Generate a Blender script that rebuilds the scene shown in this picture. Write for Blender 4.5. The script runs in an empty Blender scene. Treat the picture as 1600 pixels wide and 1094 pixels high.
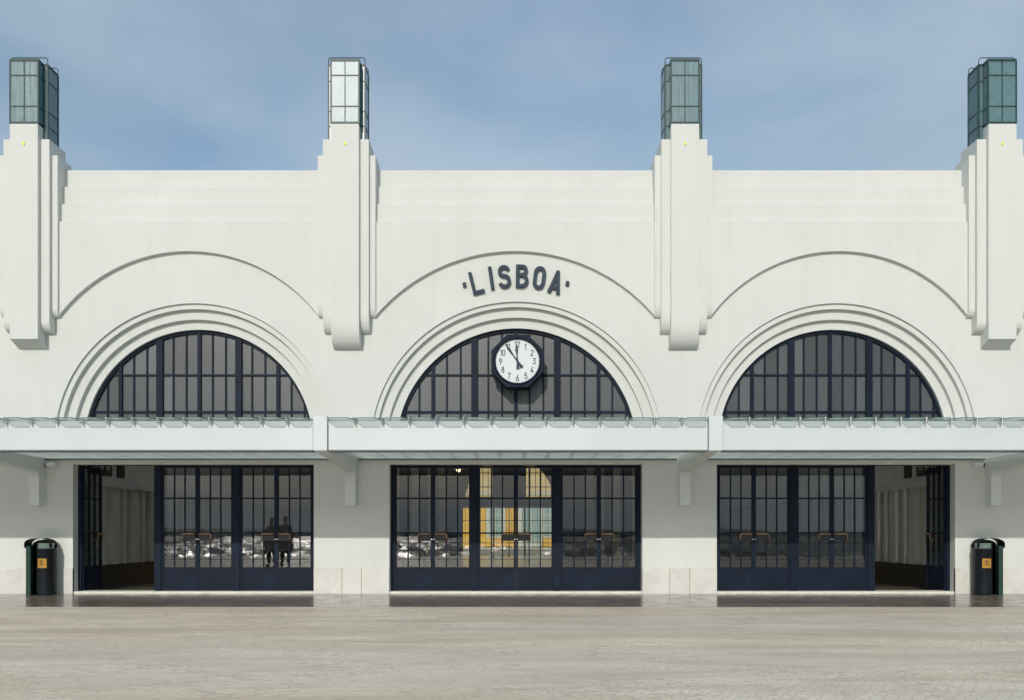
import bpy, bmesh, math, random
from mathutils import Vector, Matrix
from mathutils.geometry import tessellate_polygon
random.seed(7)
PI = math.pi
scene = bpy.context.scene
C = scene.collection
# ------------------------------------------------------------------ camera
cam_d = bpy.data.cameras.new('camera'); cam = bpy.data.objects.new('camera', cam_d); C.objects.link(cam)
cam.location = (0, -18, 1.16); cam.rotation_euler = (math.radians(90), 0, 0)
cam_d.sensor_width = 36; cam_d.lens = 36*1476/1600
cam_d.shift_x = -6/1600; cam_d.shift_y = 286/1600
cam_d.clip_start = 0.05; cam_d.clip_end = 20000
scene.camera = cam
# ------------------------------------------------------------------ sun and sky
SUN = Vector((-3.17, -17.7, 8.5)).normalized()
sl = bpy.data.lights.new('sun', 'SUN'); sl.energy = 2.1; sl.angle = math.radians(0.55); sl.color = (1.0, 0.955, 0.88)
so = bpy.data.objects.new('sun', sl); C.objects.link(so); so.rotation_euler = SUN.to_track_quat('Z', 'Y').to_euler()
so.location = (-10, -50, 30)
world = bpy.data.worlds.new('World'); scene.world = world; world.use_nodes = True
nt = world.node_tree; nt.nodes.clear()
def wn(t, **k):
    n = nt.nodes.new(t)
    for a, b in k.items(): setattr(n, a, b)
    return n
sky = wn('ShaderNodeTexSky', sky_type='NISHITA', sun_disc=False)
sky.sun_elevation = math.asin(SUN.z); sky.sun_rotation = math.atan2(SUN.x, SUN.y)
sky.air_density = 1.2; sky.dust_density = 1.5; sky.ozone_density = 2.0
tc = wn('ShaderNodeTexCoord'); mp = wn('ShaderNodeMapping'); mp.inputs['Scale'].default_value = (1.2, 1.2, 3.2)
mp.inputs['Rotation'].default_value = (0.0, 0.25, 0.3)
n1 = wn('ShaderNodeTexNoise'); n1.inputs['Scale'].default_value = 1.7; n1.inputs['Detail'].default_value = 7; n1.inputs['Roughness'].default_value = 0.52
n1.inputs['Distortion'].default_value = 0.5
rp = wn('ShaderNodeValToRGB'); rp.color_ramp.elements[0].position = 0.33; rp.color_ramp.elements[1].position = 0.64
rp.color_ramp.elements[0].color = (0.12,)*3+(1,); rp.color_ramp.elements[1].color = (0.9,)*3+(1,)
mx = wn('ShaderNodeMix', data_type='RGBA'); mx.inputs['B'].default_value = (3.3, 4.05, 4.85, 1)
bg = wn('ShaderNodeBackground'); bg.inputs['Strength'].default_value = 0.125
ow = wn('ShaderNodeOutputWorld')
L = nt.links.new
L(tc.outputs['Generated'], mp.inputs['Vector']); L(mp.outputs[0], n1.inputs['Vector']); L(n1.outputs['Fac'], rp.inputs[0])
sx = wn('ShaderNodeSeparateXYZ'); L(tc.outputs['Generated'], sx.inputs[0])
mr = wn('ShaderNodeMapRange'); mr.inputs['From Min'].default_value = 0.02; mr.inputs['From Max'].default_value = 0.38; mr.inputs['To Min'].default_value = 0.97; mr.inputs['To Max'].default_value = 0.0
L(sx.outputs['Z'], mr.inputs['Value']); mxm = wn('ShaderNodeMath', operation='MAXIMUM'); L(rp.outputs[0], mxm.inputs[0]); L(mr.outputs[0], mxm.inputs[1])
L(mxm.outputs[0], mx.inputs['Factor']); L(sky.outputs[0], mx.inputs['A']); n2 = wn('ShaderNodeTexNoise'); n2.inputs['Scale'].default_value = 2.6; n2.inputs['Detail'].default_value = 4; n2.inputs['Roughness'].default_value = 0.45
L(mp.outputs[0], n2.inputs['Vector']); rp2 = wn('ShaderNodeValToRGB'); rp2.color_ramp.elements[0].position = 0.35; rp2.color_ramp.elements[1].position = 0.62
rp2.color_ramp.elements[0].color = (0.85, 0.89, 0.91, 1); rp2.color_ramp.elements[1].color = (1.03, 1.02, 1.0, 1); L(n2.outputs['Fac'], rp2.inputs[0])
mm = wn('ShaderNodeMix', data_type='RGBA', blend_type='MULTIPLY'); mm.inputs['Factor'].default_value = 1.0
L(mx.outputs['Result'], mm.inputs['A']); L(rp2.outputs[0], mm.inputs['B']); L(mm.outputs['Result'], bg.inputs[0]); L(bg.outputs[0], ow.inputs[0])
scene.view_settings.view_transform = 'Standard'; scene.view_settings.look = 'None'
scene.view_settings.exposure = 0.1; scene.view_settings.gamma = 1.0
scene.cycles.blur_glossy = 0.0; scene.cycles.sample_clamp_indirect = 30; scene.cycles.max_bounces = 10; scene.cycles.transparent_max_bounces = 24

# ------------------------------------------------------------------ materials
def newmat(name):
    m = bpy.data.materials.new(name); m.use_nodes = True
    return m, m.node_tree, m.node_tree.nodes['Principled BSDF']
def nd(t, typ, **k):
    n = t.nodes.new(typ)
    for a, b in k.items(): setattr(n, a, b)
    return n
def ramp(t, src, p0, c0, p1, c1):
    r = nd(t, 'ShaderNodeValToRGB'); e = r.color_ramp.elements
    e[0].position = p0; e[0].color = (*c0, 1); e[1].position = p1; e[1].color = (*c1, 1)
    t.links.new(src, r.inputs[0]); return r.outputs[0]
def noise(t, scale, detail=5, rough=0.55, vscale=(1, 1, 1), dist=0.0):
    tc = nd(t, 'ShaderNodeTexCoord'); m = nd(t, 'ShaderNodeMapping'); m.inputs['Scale'].default_value = vscale
    n = nd(t, 'ShaderNodeTexNoise'); n.inputs['Scale'].default_value = scale; n.inputs['Detail'].default_value = detail
    n.inputs['Roughness'].default_value = rough; n.inputs['Distortion'].default_value = dist
    t.links.new(tc.outputs['Object'], m.inputs[0]); t.links.new(m.outputs[0], n.inputs['Vector'])
    return n.outputs['Fac']
def mixc(t, fac, a, b, mode='MIX'):
    m = nd(t, 'ShaderNodeMix', data_type='RGBA', blend_type=mode)
    for s, v in (('Factor', fac), ('A', a), ('B', b)):
        if hasattr(v, 'is_linked') or isinstance(v, bpy.types.NodeSocket): t.links.new(v, m.inputs[s])
        elif s == 'Factor': m.inputs[s].default_value = v
        else: m.inputs[s].default_value = (*v, 1)
    return m.outputs['Result']
def bump(t, p, h, strength=0.2, dist=0.01):
    b = nd(t, 'ShaderNodeBump'); b.inputs['Strength'].default_value = strength; b.inputs['Distance'].default_value = dist
    t.links.new(h, b.inputs['Height']); t.links.new(b.outputs[0], p.inputs['Normal']); return b
def simple(name, col, rough=0.5, metal=0.0, spec=0.5, var=0.12, scale=6, bmp=0.08):
    m, t, p = newmat(name)
    n = noise(t, scale)
    t.links.new(ramp(t, n, 0.3, [c*(1-var) for c in col], 0.7, [min(1, c*(1+var)) for c in col]), p.inputs['Base Color'])
    p.inputs['Roughness'].default_value = rough; p.inputs['Metallic'].default_value = metal
    p.inputs['Specular IOR Level'].default_value = spec
    if bmp: bump(t, p, noise(t, scale*9, 3), bmp, 0.004)
    return m
def stucco():
    m, t, p = newmat('stucco')
    big = noise(t, 0.55, 6, 0.6, (1, 1, 0.8), 0.4)
    col = ramp(t, big, 0.32, (0.625, 0.637, 0.60), 0.68, (0.665, 0.675, 0.638))
    streak = noise(t, 2.2, 6, 0.6, (1.6, 1, 0.16))
    col = mixc(t, ramp(t, streak, 0.50, (0,)*3, 0.74, (0.20,)*3), col, (0.52, 0.53, 0.475))
    patch = noise(t, 1.3, 4, 0.5, (1, 1, 1), 1.0)
    col = mixc(t, ramp(t, patch, 0.62, (0,)*3, 0.66, (0.25,)*3), col, (0.625, 0.652, 0.62))
    t.links.new(col, p.inputs['Base Color']); p.inputs['Roughness'].default_value = 0.85
    p.inputs['Specular IOR Level'].default_value = 0.25
    bump(t, p, noise(t, 22, 8, 0.65), 0.25, 0.006)
    return m
M = {}
M['stucco'] = stucco()
M['white_paint'] = simple('white_paint', (0.565, 0.61, 0.615), 0.35, var=0.035, scale=1.2, bmp=0.03)
M['bracket'] = simple('bracket_paint', (0.70, 0.72, 0.70), 0.45, var=0.04, scale=2, bmp=0.05)
M['navy'] = simple('navy_paint', (0.0055, 0.0115, 0.026), 0.55, spec=0.16, var=0.35, scale=3, bmp=0.06)
M['black'] = simple('black_paint', (0.010, 0.011, 0.014), 0.45, var=0.3)
M['letter'] = simple('letter_metal', (0.045, 0.062, 0.082), 0.7, spec=0.2, var=0.12)
M['bronze'] = simple('bronze', (0.40, 0.235, 0.14), 0.5, metal=0.4, var=0.2)
M['steel'] = simple('steel', (0.62, 0.63, 0.62), 0.25, metal=1.0, var=0.1)
M['teal_frame'] = simple('teal_frame', (0.012, 0.045, 0.045), 0.45, spec=0.4, var=0.3)
M['clock_face'] = simple('clock_face', (0.62, 0.665, 0.675), 0.4, var=0.02, bmp=0)
M['ink'] = simple('ink', (0.035, 0.04, 0.045), 0.6, var=0.1, bmp=0)
M['yellow'] = simple('yellow_sticker', (0.80, 0.78, 0.08), 0.5, var=0.1)
M['orange'] = simple('amber_sticker', (0.75, 0.43, 0.07), 0.5, var=0.15, scale=20)
M['bin'] = simple('bin_plastic', (0.010, 0.014, 0.018), 0.45, spec=0.25, var=0.2)
M['bin_shell'] = simple('bin_shell', (0.06, 0.12, 0.10), 0.45, var=0.25)
M['cam_white'] = simple('camera_plastic', (0.7, 0.7, 0.68), 0.4)
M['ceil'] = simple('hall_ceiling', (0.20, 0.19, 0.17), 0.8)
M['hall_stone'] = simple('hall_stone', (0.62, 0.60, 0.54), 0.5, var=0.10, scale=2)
M['column'] = simple('column_stone', (0.75, 0.62, 0.42), 0.5, var=0.1, scale=2)
M['yellow_wall'] = simple('yellow_wall', (0.86, 0.49, 0.05), 0.85, var=0.08, scale=0.8)
M['trim'] = simple('pale_trim', (0.70, 0.68, 0.60), 0.7)
M['cream'] = simple('cream_wall', (0.88, 0.66, 0.34), 0.8)
M['roof_tile'] = simple('roof_tile', (0.35, 0.15, 0.08), 0.8)
M['grey_green'] = simple('grey_green', (0.32, 0.42, 0.38), 0.5)
M['skin'] = simple('skin', (0.45, 0.27, 0.19), 0.5)
M['coat'] = simple('dark_coat', (0.012, 0.012, 0.015), 0.9)
M['trouser'] = simple('dark_trousers', (0.02, 0.022, 0.03), 0.9)
M['hair'] = simple('dark_hair', (0.02, 0.014, 0.010), 0.7)
M['shoe'] = simple('shoe', (0.015, 0.015, 0.015), 0.5)
M['hill'] = simple('far_shore', (0.05, 0.06, 0.055), 0.9, var=0.3, scale=0.01, bmp=0)

def glass(name, tint, ior=1.7, rough=0.0, bumpy=0.0, body=None, bodyfac=0.0, trans=None, bscale=3, vs=(1, 1, 1)):
    m, t, p = newmat(name); t.nodes.remove(p)
    out = t.nodes['Material Output']
    tr = nd(t, 'ShaderNodeBsdfTransparent'); tr.inputs[0].default_value = (*tint, 1)
    gl = nd(t, 'ShaderNodeBsdfGlossy'); gl.inputs['Roughness'].default_value = rough; gl.inputs[0].default_value = (1, 1, 1, 1)
    fr = nd(t, 'ShaderNodeFresnel'); fr.inputs['IOR'].default_value = ior
    base = tr.outputs[0]
    if body is not None:
        d = nd(t, 'ShaderNodeBsdfDiffuse'); tl = nd(t, 'ShaderNodeBsdfTranslucent')
        c = ramp(t, noise(t, bscale, 4), 0.3, [x*0.85 for x in body], 0.7, [min(1, x*1.12) for x in body])
        t.links.new(c, d.inputs[0]); t.links.new(c, tl.inputs[0])
        dm = nd(t, 'ShaderNodeMixShader'); dm.inputs[0].default_value = 0.5 if trans is None else trans
        t.links.new(d.outputs[0], dm.inputs[1]); t.links.new(tl.outputs[0], dm.inputs[2])
        bm_ = nd(t, 'ShaderNodeMixShader'); bm_.inputs[0].default_value = bodyfac
        t.links.new(tr.outputs[0], bm_.inputs[1]); t.links.new(dm.outputs[0], bm_.inputs[2]); base = bm_.outputs[0]
    if bumpy:
        b = nd(t, 'ShaderNodeBump'); b.inputs['Strength'].default_value = bumpy; b.inputs['Distance'].default_value = 0.01
        t.links.new(noise(t, bscale, 4, 0.55, vs), b.inputs['Height'])
        t.links.new(b.outputs[0], gl.inputs['Normal'])
    ms = nd(t, 'ShaderNodeMixShader')
    geo = nd(t, 'ShaderNodeNewGeometry'); inv = nd(t, 'ShaderNodeMath', operation='SUBTRACT'); inv.inputs[0].default_value = 1.0
    t.links.new(geo.outputs['Backfacing'], inv.inputs[1]); mu = nd(t, 'ShaderNodeMath', operation='MULTIPLY')
    t.links.new(fr.outputs[0], mu.inputs[0]); t.links.new(inv.outputs[0], mu.inputs[1]); t.links.new(mu.outputs[0], ms.inputs[0])
    t.links.new(base, ms.inputs[1]); t.links.new(gl.outputs[0], ms.inputs[2])
    t.links.new(ms.outputs[0], out.inputs['Surface'])
    return m
M['door_glass'] = glass('door_glass', (0.74, 0.77, 0.76), 1.9, 0.0, 0.06, bscale=2.2)
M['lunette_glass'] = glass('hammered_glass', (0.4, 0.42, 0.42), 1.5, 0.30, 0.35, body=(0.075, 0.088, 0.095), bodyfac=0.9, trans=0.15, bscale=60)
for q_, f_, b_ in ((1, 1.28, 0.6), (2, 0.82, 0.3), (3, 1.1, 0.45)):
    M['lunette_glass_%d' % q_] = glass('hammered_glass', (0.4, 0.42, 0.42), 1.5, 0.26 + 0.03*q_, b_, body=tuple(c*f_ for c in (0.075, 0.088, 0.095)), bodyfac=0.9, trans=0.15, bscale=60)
M['canopy_glass'] = glass('canopy_glass', (0.77, 0.82, 0.81), 1.45, 0.05)
M['soffit'] = glass('soffit_glass', (0.5, 0.6, 0.55), 1.45, 0.35, body=(0.87, 0.89, 0.87), bodyfac=1.0, trans=0.74)
M['lantern_glass'] = glass('lantern_glass', (0.45, 0.62, 0.64), 1.5, 0.30, 0.12, body=(0.23, 0.43, 0.47), bodyfac=0.85, trans=0.6, bscale=2)
M['front_glass'] = glass('front_glass', (0.45, 0.62, 0.64), 1.6, 0.36, 0.38, body=(0.26, 0.47, 0.51), bodyfac=0.85, trans=0.6, bscale=9, vs=(1.8, 1, 0.10))
M['back_lunette'] = glass('frosted_glass', (0.95, 0.93, 0.86), 1.5, 0.2, body=(0.85, 0.8, 0.65), bodyfac=0.12, trans=0.7)
M['added_skylight'] = glass('opal_glass', (0.9, 0.9, 0.9), 1.45, 0.3, body=(0.9, 0.9, 0.86), bodyfac=1.0, trans=0.85)
M['clear'] = glass('clear_glass', (0.95, 0.96, 0.95), 1.45, 0.0)

def marble():
    m, t, p = newmat('base_stone')
    n = noise(t, 3, 8, 0.65, (1, 1, 1), 0.8)
    t.links.new(ramp(t, n, 0.35, (0.56, 0.545, 0.505), 0.62, (0.65, 0.64, 0.605)), p.inputs['Base Color'])
    p.inputs['Roughness'].default_value = 0.5; bump(t, p, noise(t, 30, 5), 0.1, 0.004); return m
M['edge'] = simple('edge_strip', (0.12, 0.13, 0.125), 0.7, spec=0.2)
M['glass_edge'] = simple('glass_edge', (0.10, 0.19, 0.165), 0.3)
M['marble'] = marble()
M['joint'] = simple('stone_joint', (0.40, 0.33, 0.22), 0.9)
def strip_stone():
    m, t, p = newmat('polished_paving')
    n = noise(t, 1.4, 8, 0.68, (0.5, 1.6, 1), 0.8)
    col = ramp(t, n, 0.3, (0.17, 0.135, 0.108), 0.7, (0.34, 0.285, 0.235))
    tcn = nd(t, 'ShaderNodeTexCoord'); br = nd(t, 'ShaderNodeTexBrick')
    br.inputs['Scale'].default_value = 1.0; br.inputs['Brick Width'].default_value = 1.6; br.inputs['Row Height'].default_value = 0.8
    br.inputs['Mortar Size'].default_value = 0.006; br.inputs['Color1'].default_value = (1, 1, 1, 1); br.inputs['Color2'].default_value = (0.82, 0.82, 0.82, 1); br.inputs['Mortar'].default_value = (0.35, 0.33, 0.3, 1)
    t.links.new(tcn.outputs['Object'], br.inputs['Vector'])
    t.links.new(mixc(t, 1.0, col, br.outputs['Color'], 'MULTIPLY'), p.inputs['Base Color'])
    r = ramp(t, noise(t, 3, 5), 0.35, (0.13,)*3, 0.7, (0.27,)*3); t.links.new(r, p.inputs['Roughness'])
    p.inputs['Specular IOR Level'].default_value = 0.55
    bump(t, p, noise(t, 5, 4), 0.03, 0.004); return m
M['strip'] = strip_stone()
def cobbles():
    m, t, p = newmat('cobbles')
    tcn = nd(t, 'ShaderNodeTexCoord')
    # gently waving rows of small limestone setts
    mp = nd(t, 'ShaderNodeMapping'); mp.inputs['Rotation'].default_value = (0, 0, 0.6)
    t.links.new(tcn.outputs['Object'], mp.inputs[0])
    ns = nd(t, 'ShaderNodeTexNoise'); ns.inputs['Scale'].default_value = 0.5; ns.inputs['Detail'].default_value = 2
    t.links.new(mp.outputs[0], ns.inputs['Vector'])
    add = nd(t, 'ShaderNodeMix', data_type='RGBA', blend_type='LINEAR_LIGHT'); add.inputs['Factor'].default_value = 0.2
    t.links.new(mp.outputs[0], add.inputs['A']); t.links.new(ns.outputs['Color'], add.inputs['B'])
    v = nd(t, 'ShaderNodeTexVoronoi', feature='DISTANCE_TO_EDGE'); v.inputs['Scale'].default_value = 13; v.inputs['Randomness'].default_value = 0.45
    vc = nd(t, 'ShaderNodeTexVoronoi'); vc.inputs['Scale'].default_value = 13; vc.inputs['Randomness'].default_value = 0.45
    t.links.new(add.outputs['Result'], v.inputs['Vector']); t.links.new(add.outputs['Result'], vc.inputs['Vector'])
    sep = nd(t, 'ShaderNodeSeparateColor'); t.links.new(vc.outputs['Color'], sep.inputs[0])
    col = ramp(t, sep.outputs[0], 0.0, (0.85, 0.71, 0.525), 1.0, (0.97, 0.84, 0.655))
    big = noise(t, 0.35, 8, 0.62, (0.35, 1.3, 1), 1.2)
    col = mixc(t, ramp(t, big, 0.36, (0.0,)*3, 0.68, (0.95,)*3), col, (0.52, 0.41, 0.28))
    pale = noise(t, 0.9, 8, 0.66, (0.24, 1.3, 1), 1.0)
    col = mixc(t, ramp(t, pale, 0.52, (0,)*3, 0.68, (0.85,)*3), col, (0.97, 0.90, 0.78))
    edge = ramp(t, v.outputs['Distance'], 0.0, (1,)*3, 0.09, (0,)*3)
    fine = noise(t, 9.0, 6, 0.7, (0.5, 1.2, 1), 0.5)
    col = mixc(t, ramp(t, fine, 0.52, (0,)*3, 0.68, (0.6,)*3), col, (0.42, 0.345, 0.25))
    tint = noise(t, 0.22, 4, 0.5, (0.4, 1.6, 1), 0.5)
    col = mixc(t, ramp(t, tint, 0.42, (0,)*3, 0.62, (0.5,)*3), col, (0.73, 0.70, 0.63))
    worn = noise(t, 1.6, 7, 0.66, (0.28, 1.3, 1), 1.0)
    col = mixc(t, ramp(t, worn, 0.50, (0,)*3, 0.66, (0.6,)*3), col, (0.53, 0.44, 0.325))
    col = mixc(t, edge, col, (0.56, 0.47, 0.36))
    t.links.new(col, p.inputs['Base Color'])
    r = ramp(t, big, 0.3, (0.42,)*3, 0.7, (0.60,)*3); t.links.new(r, p.inputs['Roughness']); p.inputs['Specular IOR Level'].default_value = 0.3
    h = ramp(t, v.outputs['Distance'], 0.0, (0,)*3, 0.16, (1,)*3)
    bump(t, p, h, 0.16, 0.004)
    return m
M['cobbles'] = cobbles()
def water():
    m, t, p = newmat('water')
    p.inputs['Base Color'].default_value = (0.015, 0.03, 0.035, 1); p.inputs['Roughness'].default_value = 0.33
    p.inputs['IOR'].default_value = 1.33
    a = noise(t, 0.7, 3, 0.5, (1.0, 0.3, 1), 0.8)
    b = bump(t, p, a, 0.3, 0.3)
    return m
M['water'] = water()
def hall_floor():
    m, t, p = newmat('hall_floor')
    t.links.new(ramp(t, noise(t, 1.5, 6), 0.3, (0.13, 0.12, 0.09), 0.7, (0.20, 0.185, 0.14)), p.inputs['Base Color'])
    p.inputs['Roughness'].default_value = 0.22; return m
M['hall_floor'] = hall_floor()

# ------------------------------------------------------------------ mesh helpers
class MB:
    def __init__(s): s.bm = bmesh.new()
    def box(s, x0, x1, y0, y1, z0, z1, bev=0.0):
        b = s.bm if not bev else bmesh.new()
        vs = [b.verts.new((x, y, z)) for x in (x0, x1) for y in (y0, y1) for z in (z0, z1)]
        for f in ((0,1,3,2),(4,6,7,5),(0,4,5,1),(2,3,7,6),(0,2,6,4),(1,5,7,3)): b.faces.new([vs[i] for i in f])
        if bev:
            bmesh.ops.bevel(b, geom=b.edges[:], offset=bev, segments=2, affect='EDGES', profile=0.5)
            s.merge(b)
        return s
    def merge(s, b):
        me = bpy.data.meshes.new('t'); b.to_mesh(me); b.free(); s.bm.from_mesh(me); bpy.data.meshes.remove(me)
    def prism(s, poly, a0, a1, axis='y', holes=()):
        """poly in (x,z) for axis y, (y,z) for axis x, (x,y) for axis z."""
        def P(u, v, a): return {'y': (u, a, v), 'x': (a, u, v), 'z': (u, v, a)}[axis]
        loops = [list(poly)] + [list(h) for h in holes]
        tris = tessellate_polygon([[Vector((u, v, 0)) for u, v in l] for l in loops])
        flat = [p for l in loops for p in l]
        A = [s.bm.verts.new(P(u, v, a0)) for u, v in flat]; B = [s.bm.verts.new(P(u, v, a1)) for u, v in flat]
        for t in tris:
            if len(set(t)) < 3: continue
            for V in (A, B):
                try: s.bm.faces.new([V[i] for i in t])
                except ValueError: pass
        k = 0
        for l in loops:
            n = len(l)
            for i in range(n):
                j = (i+1) % n
                try: s.bm.faces.new((A[k+i], A[k+j], B[k+j], B[k+i]))
                except ValueError: pass
            k += n
        return s
    def tube(s, pts, r, seg=10, r2=None):
        pts = [Vector(p) for p in pts]; rings = []
        n = len(pts)
        for i, p in enumerate(pts):
            d = (pts[min(i+1, n-1)] - pts[max(i-1, 0)]).normalized()
            q = d.to_track_quat('Z', 'Y')
            rr = r if r2 is None else r + (r2-r)*i/(n-1)
            rings.append([s.bm.verts.new(p + q @ Vector((rr*math.cos(2*PI*k/seg), rr*math.sin(2*PI*k/seg), 0))) for k in range(seg)])
        for a, b in zip(rings, rings[1:]):
            for k in range(seg): s.bm.faces.new((a[k], a[(k+1)%seg], b[(k+1)%seg], b[k]))
        s.bm.faces.new(rings[0][::-1]); s.bm.faces.new(rings[-1]); return s
    def grid(s, fn, nu, nv):
        g = [[s.bm.verts.new(fn(i/nu, j/nv)) for j in range(nv+1)] for i in range(nu+1)]
        for i in range(nu):
            for j in range(nv): s.bm.faces.new((g[i][j], g[i+1][j], g[i+1][j+1], g[i][j+1]))
        return s
    def build(s, name, mat, parent=None, smooth=False, loc=None):
        b = s.bm
        bmesh.ops.recalc_face_normals(b, faces=b.faces[:])
        me = bpy.data.meshes.new(name); b.to_mesh(me); b.free()
        me.materials.append(M[mat] if isinstance(mat, str) else mat)
        if smooth:
            for p in me.polygons: p.use_smooth = True
        o = bpy.data.objects.new(name, me); C.objects.link(o)
        if parent: o.parent = parent
        if loc: o.location = loc
        return o
def tag(o, label=None, cat=None, group=None, kind=None):
    if label: o['label'] = label
    if cat: o['category'] = cat
    if group: o['group'] = group
    if kind: o['kind'] = kind
    return o
def empty(name, loc=(0, 0, 0), **k):
    o = bpy.data.objects.new(name, None); C.objects.link(o); o.location = loc; o.empty_display_size = 0.2
    return tag(o, **k)
def copy_tree(o, parent=None):
    c = o.copy(); C.objects.link(c); c.parent = parent
    for ch in o.children: copy_tree(ch, c)
    return c
def arc_pts(cx, cz, r, zb, n=72):
    """points of a circle segment above z = zb, left to right over the top"""
    a0 = math.asin((zb-cz)/r)
    return [(cx + r*math.cos(a), cz + r*math.sin(a)) for a in [PI-a0 - (PI-2*a0)*i/n for i in range(n+1)]]

# ------------------------------------------------------------------ ground, water, far shore
def structure(o): o['kind'] = 'structure'; return o
g = MB(); g.prism([(-900, -29), (900, -29), (900, 900), (-900, 900)], -0.5, -0.004, 'z')
structure(g.build('ground', 'cobbles'))
g = MB(); g.prism([(-15.2, -3.15), (15.2, -3.15), (15.2, 0.6), (-15.2, 0.6)], -0.1, 0.0, 'z')
structure(g.build('pavement', 'strip'))
g = MB(); g.box(-900, 900, -29.35, -29.0, -3.0, 0.0, 0); structure(g.build('quay_edge', 'marble'))
# choppy river: real waves up to 700 m out, then calmer water to the far shore
from mathutils import noise as MN
def wave(u, v):
    d = 29.36*(700/29.36)**v; hw = 60 + 0.75*d; x = (u-0.5)*2*hw
    N = MN.noise
    h = 1.0*N(Vector((x/5, d/8, 1.7))) + 0.75*N(Vector((x/2.1, d/3.0, 5.1))) + 0.34*N(Vector((x/0.95, d/1.4, 9.3)))
    k = 1 if v < 0.97 else 0
    return (x, -d, -1.75 + h*k*min(1, (d-29.3)/1.5+0.3))
g = MB(); g.grid(wave, 330, 330)
g.prism([(-9000, -9000), (9000, -9000), (9000, -29.3), (-9000, -29.3)], -4.4, -4.2, 'z')
g.prism([(-9000, -9000), (9000, -9000), (9000, -699.0), (-9000, -699.0)], -2.2, -1.76, 'z')
structure(g.build('water', 'water', smooth=True))
g = MB()
pr = [(-6000, -5)]
for i in range(121):
    x = -6000 + i*100
    pr.append((x, 11 + 6*math.sin(i*0.31) + 4*math.sin(i*0.83+1) + 4*random.random()))
pr.append((6000, -5))
def hill(u, v):
    i = min(int(u*120), 119); f = u*120 - i
    h = pr[1+i][1]*(1-f) + pr[2+i][1]*f
    return (-6000+12000*u, -3600 - 500*v, -5 + (h+5)*math.sin(min(1, v*1.0)*PI/2) if v < 1 else h)
g.grid(hill, 240, 8); structure(g.build('hills', 'hill'))

# ------------------------------------------------------------------ station building
XP = [-9.21, -3.20, 3.17, 9.11]                       # pilaster axes
BAYS = [dict(c=-6.13, x0=-8.44, x1=-3.85, zc=2.88, R=(2.66, 2.56, 2.38, 2.21)),
        dict(c=0.01, x0=-2.41, x1=2.41, zc=2.79, R=(2.78, 2.69, 2.51, 2.325)),
        dict(c=6.12, x0=3.83, x1=8.37, zc=2.88, R=(2.66, 2.56, 2.38, 2.21))]
ZT = 2.50       # top of door openings
ZS = 3.10       # sill of the lunettes
st = empty('station_building', (0, 0, 0), label='white stucco art deco station with three arched bays and stepped pilasters', cat='building')
W = 15.2
wall = MB()
ys = [0.0, 0.05, 0.15, 0.25, 0.46]
outer = [(-W, 0.0), (W, 0.0), (W, 7.9), (-W, 7.9)]
base_out = []
# wall sheets: openings in the bottom edge are part of the outline, lunettes are holes
def outline(ztop):
    pts = [(-W, 0.001)]
    for b in BAYS: pts += [(b['x0'], 0.001), (b['x0'], ZT), (b['x1'], ZT), (b['x1'], 0.001)]
    pts += [(W, 0.001), (W, ztop), (-W, ztop)]
    return pts
for k in range(4):
    holes = [arc_pts(b['c'], b['zc'], b['R'][k], ZS) for b in BAYS]
    wall.prism(outline(7.0 - 0.002*k), ys[k], ys[k+1] + (0.001 if k < 3 else 0), 'y', holes)
# thicken piers behind
wall_o = wall.build('wall', 'stucco', st)
# upper wall: projects 5 cm, bottom edge follows the shallow relieving arches
pts = [(W, 7.06), (-W, 7.06)]
bigs = [(-12.1, 2.34, 5.33), (-6.21, 2.46, 5.29), (-0.015, 2.64, 5.29), (6.14, 2.43, 5.29), (12.1, 2.44, 5.33)]
pts.append((-W, 5.33))
for cx, hc, zb in bigs:
    sag = 1.22 if hc > 2.4 else 1.20
    R = (hc*hc + sag*sag)/(2*sag); zc = 6.51 - R
    pts += [p for p in arc_pts(cx, zc, R, 6.51 - sag, 64)]
pts.append((W, 5.33))
u = MB(); u.prism(pts, -0.085, 0.02, 'y'); u.build('upper_wall', 'stucco', st)
# parapet: three receding bands, each with a soft top edge
def band(z0, z1, y0):
    b = 0.022
    prof = [(y0, z0), (y0, z1-b), (y0+b*0.35, z1-b*0.35), (y0+b, z1), (0.62, z1), (0.62, z0)]
    m = MB(); m.prism(prof, -W, W, 'x'); return m
p = band(7.0855, 7.43, -0.022); q = band(7.43, 7.79, 0.065); r = band(7.79, 8.14, 0.155)
# the sheet between upper wall and band
lower = MB()
lower.prism([(-0.0855, 7.0605), (-0.075, 7.075), (-0.05, 7.085), (0.62, 7.085), (0.62, 6.9), (0.021, 6.9), (0.021, 7.0605)], -W, W, 'x')
for m_ in (p, q, r): lower.merge(m_.bm)
lower.build('parapet', 'stucco', st)
# stone base with joints and plinth line
def pier_base(x0, x1, joints):
    xs = [x0] + joints + [x1]
    for a, b in zip(xs, xs[1:]):
        bs = MB(); bs.box(a + (0.006 if a != x0 else 0), b - (0.006 if b != x1 else 0), -0.014, 0.05, 0.0, 0.49, 0.003); bs.build('base_stone', 'marble', st)
    for j in joints: jt = MB(); jt.box(j-0.0055, j+0.0055, -0.008, 0.01, 0.0, 0.488); jt.build('stone_joint', 'joint', st)
pier_base(-3.85, -2.41, [-3.31, -2.94]); pier_base(2.41, 3.83, [2.93, 3.31])
pier_base(-W, -8.44, [-13.6, -12.1, -10.6]); pier_base(8.37, W, [10.7, 12.2, 13.7])
th = MB()
for b in BAYS: th.box(b['x0'], b['x1'], 0.02, 0.44, 0.0, 0.045, 0.005)
th.build('threshold', 'trim', st)
# reveal lining trim of each door opening
for b in BAYS:
    li = MB(); li.box(b['x0']+0.001, b['x1']-0.001, 0.03, 0.2, ZT-0.03, ZT-0.001)
    li.build('lintel', 'trim', st)

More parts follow.
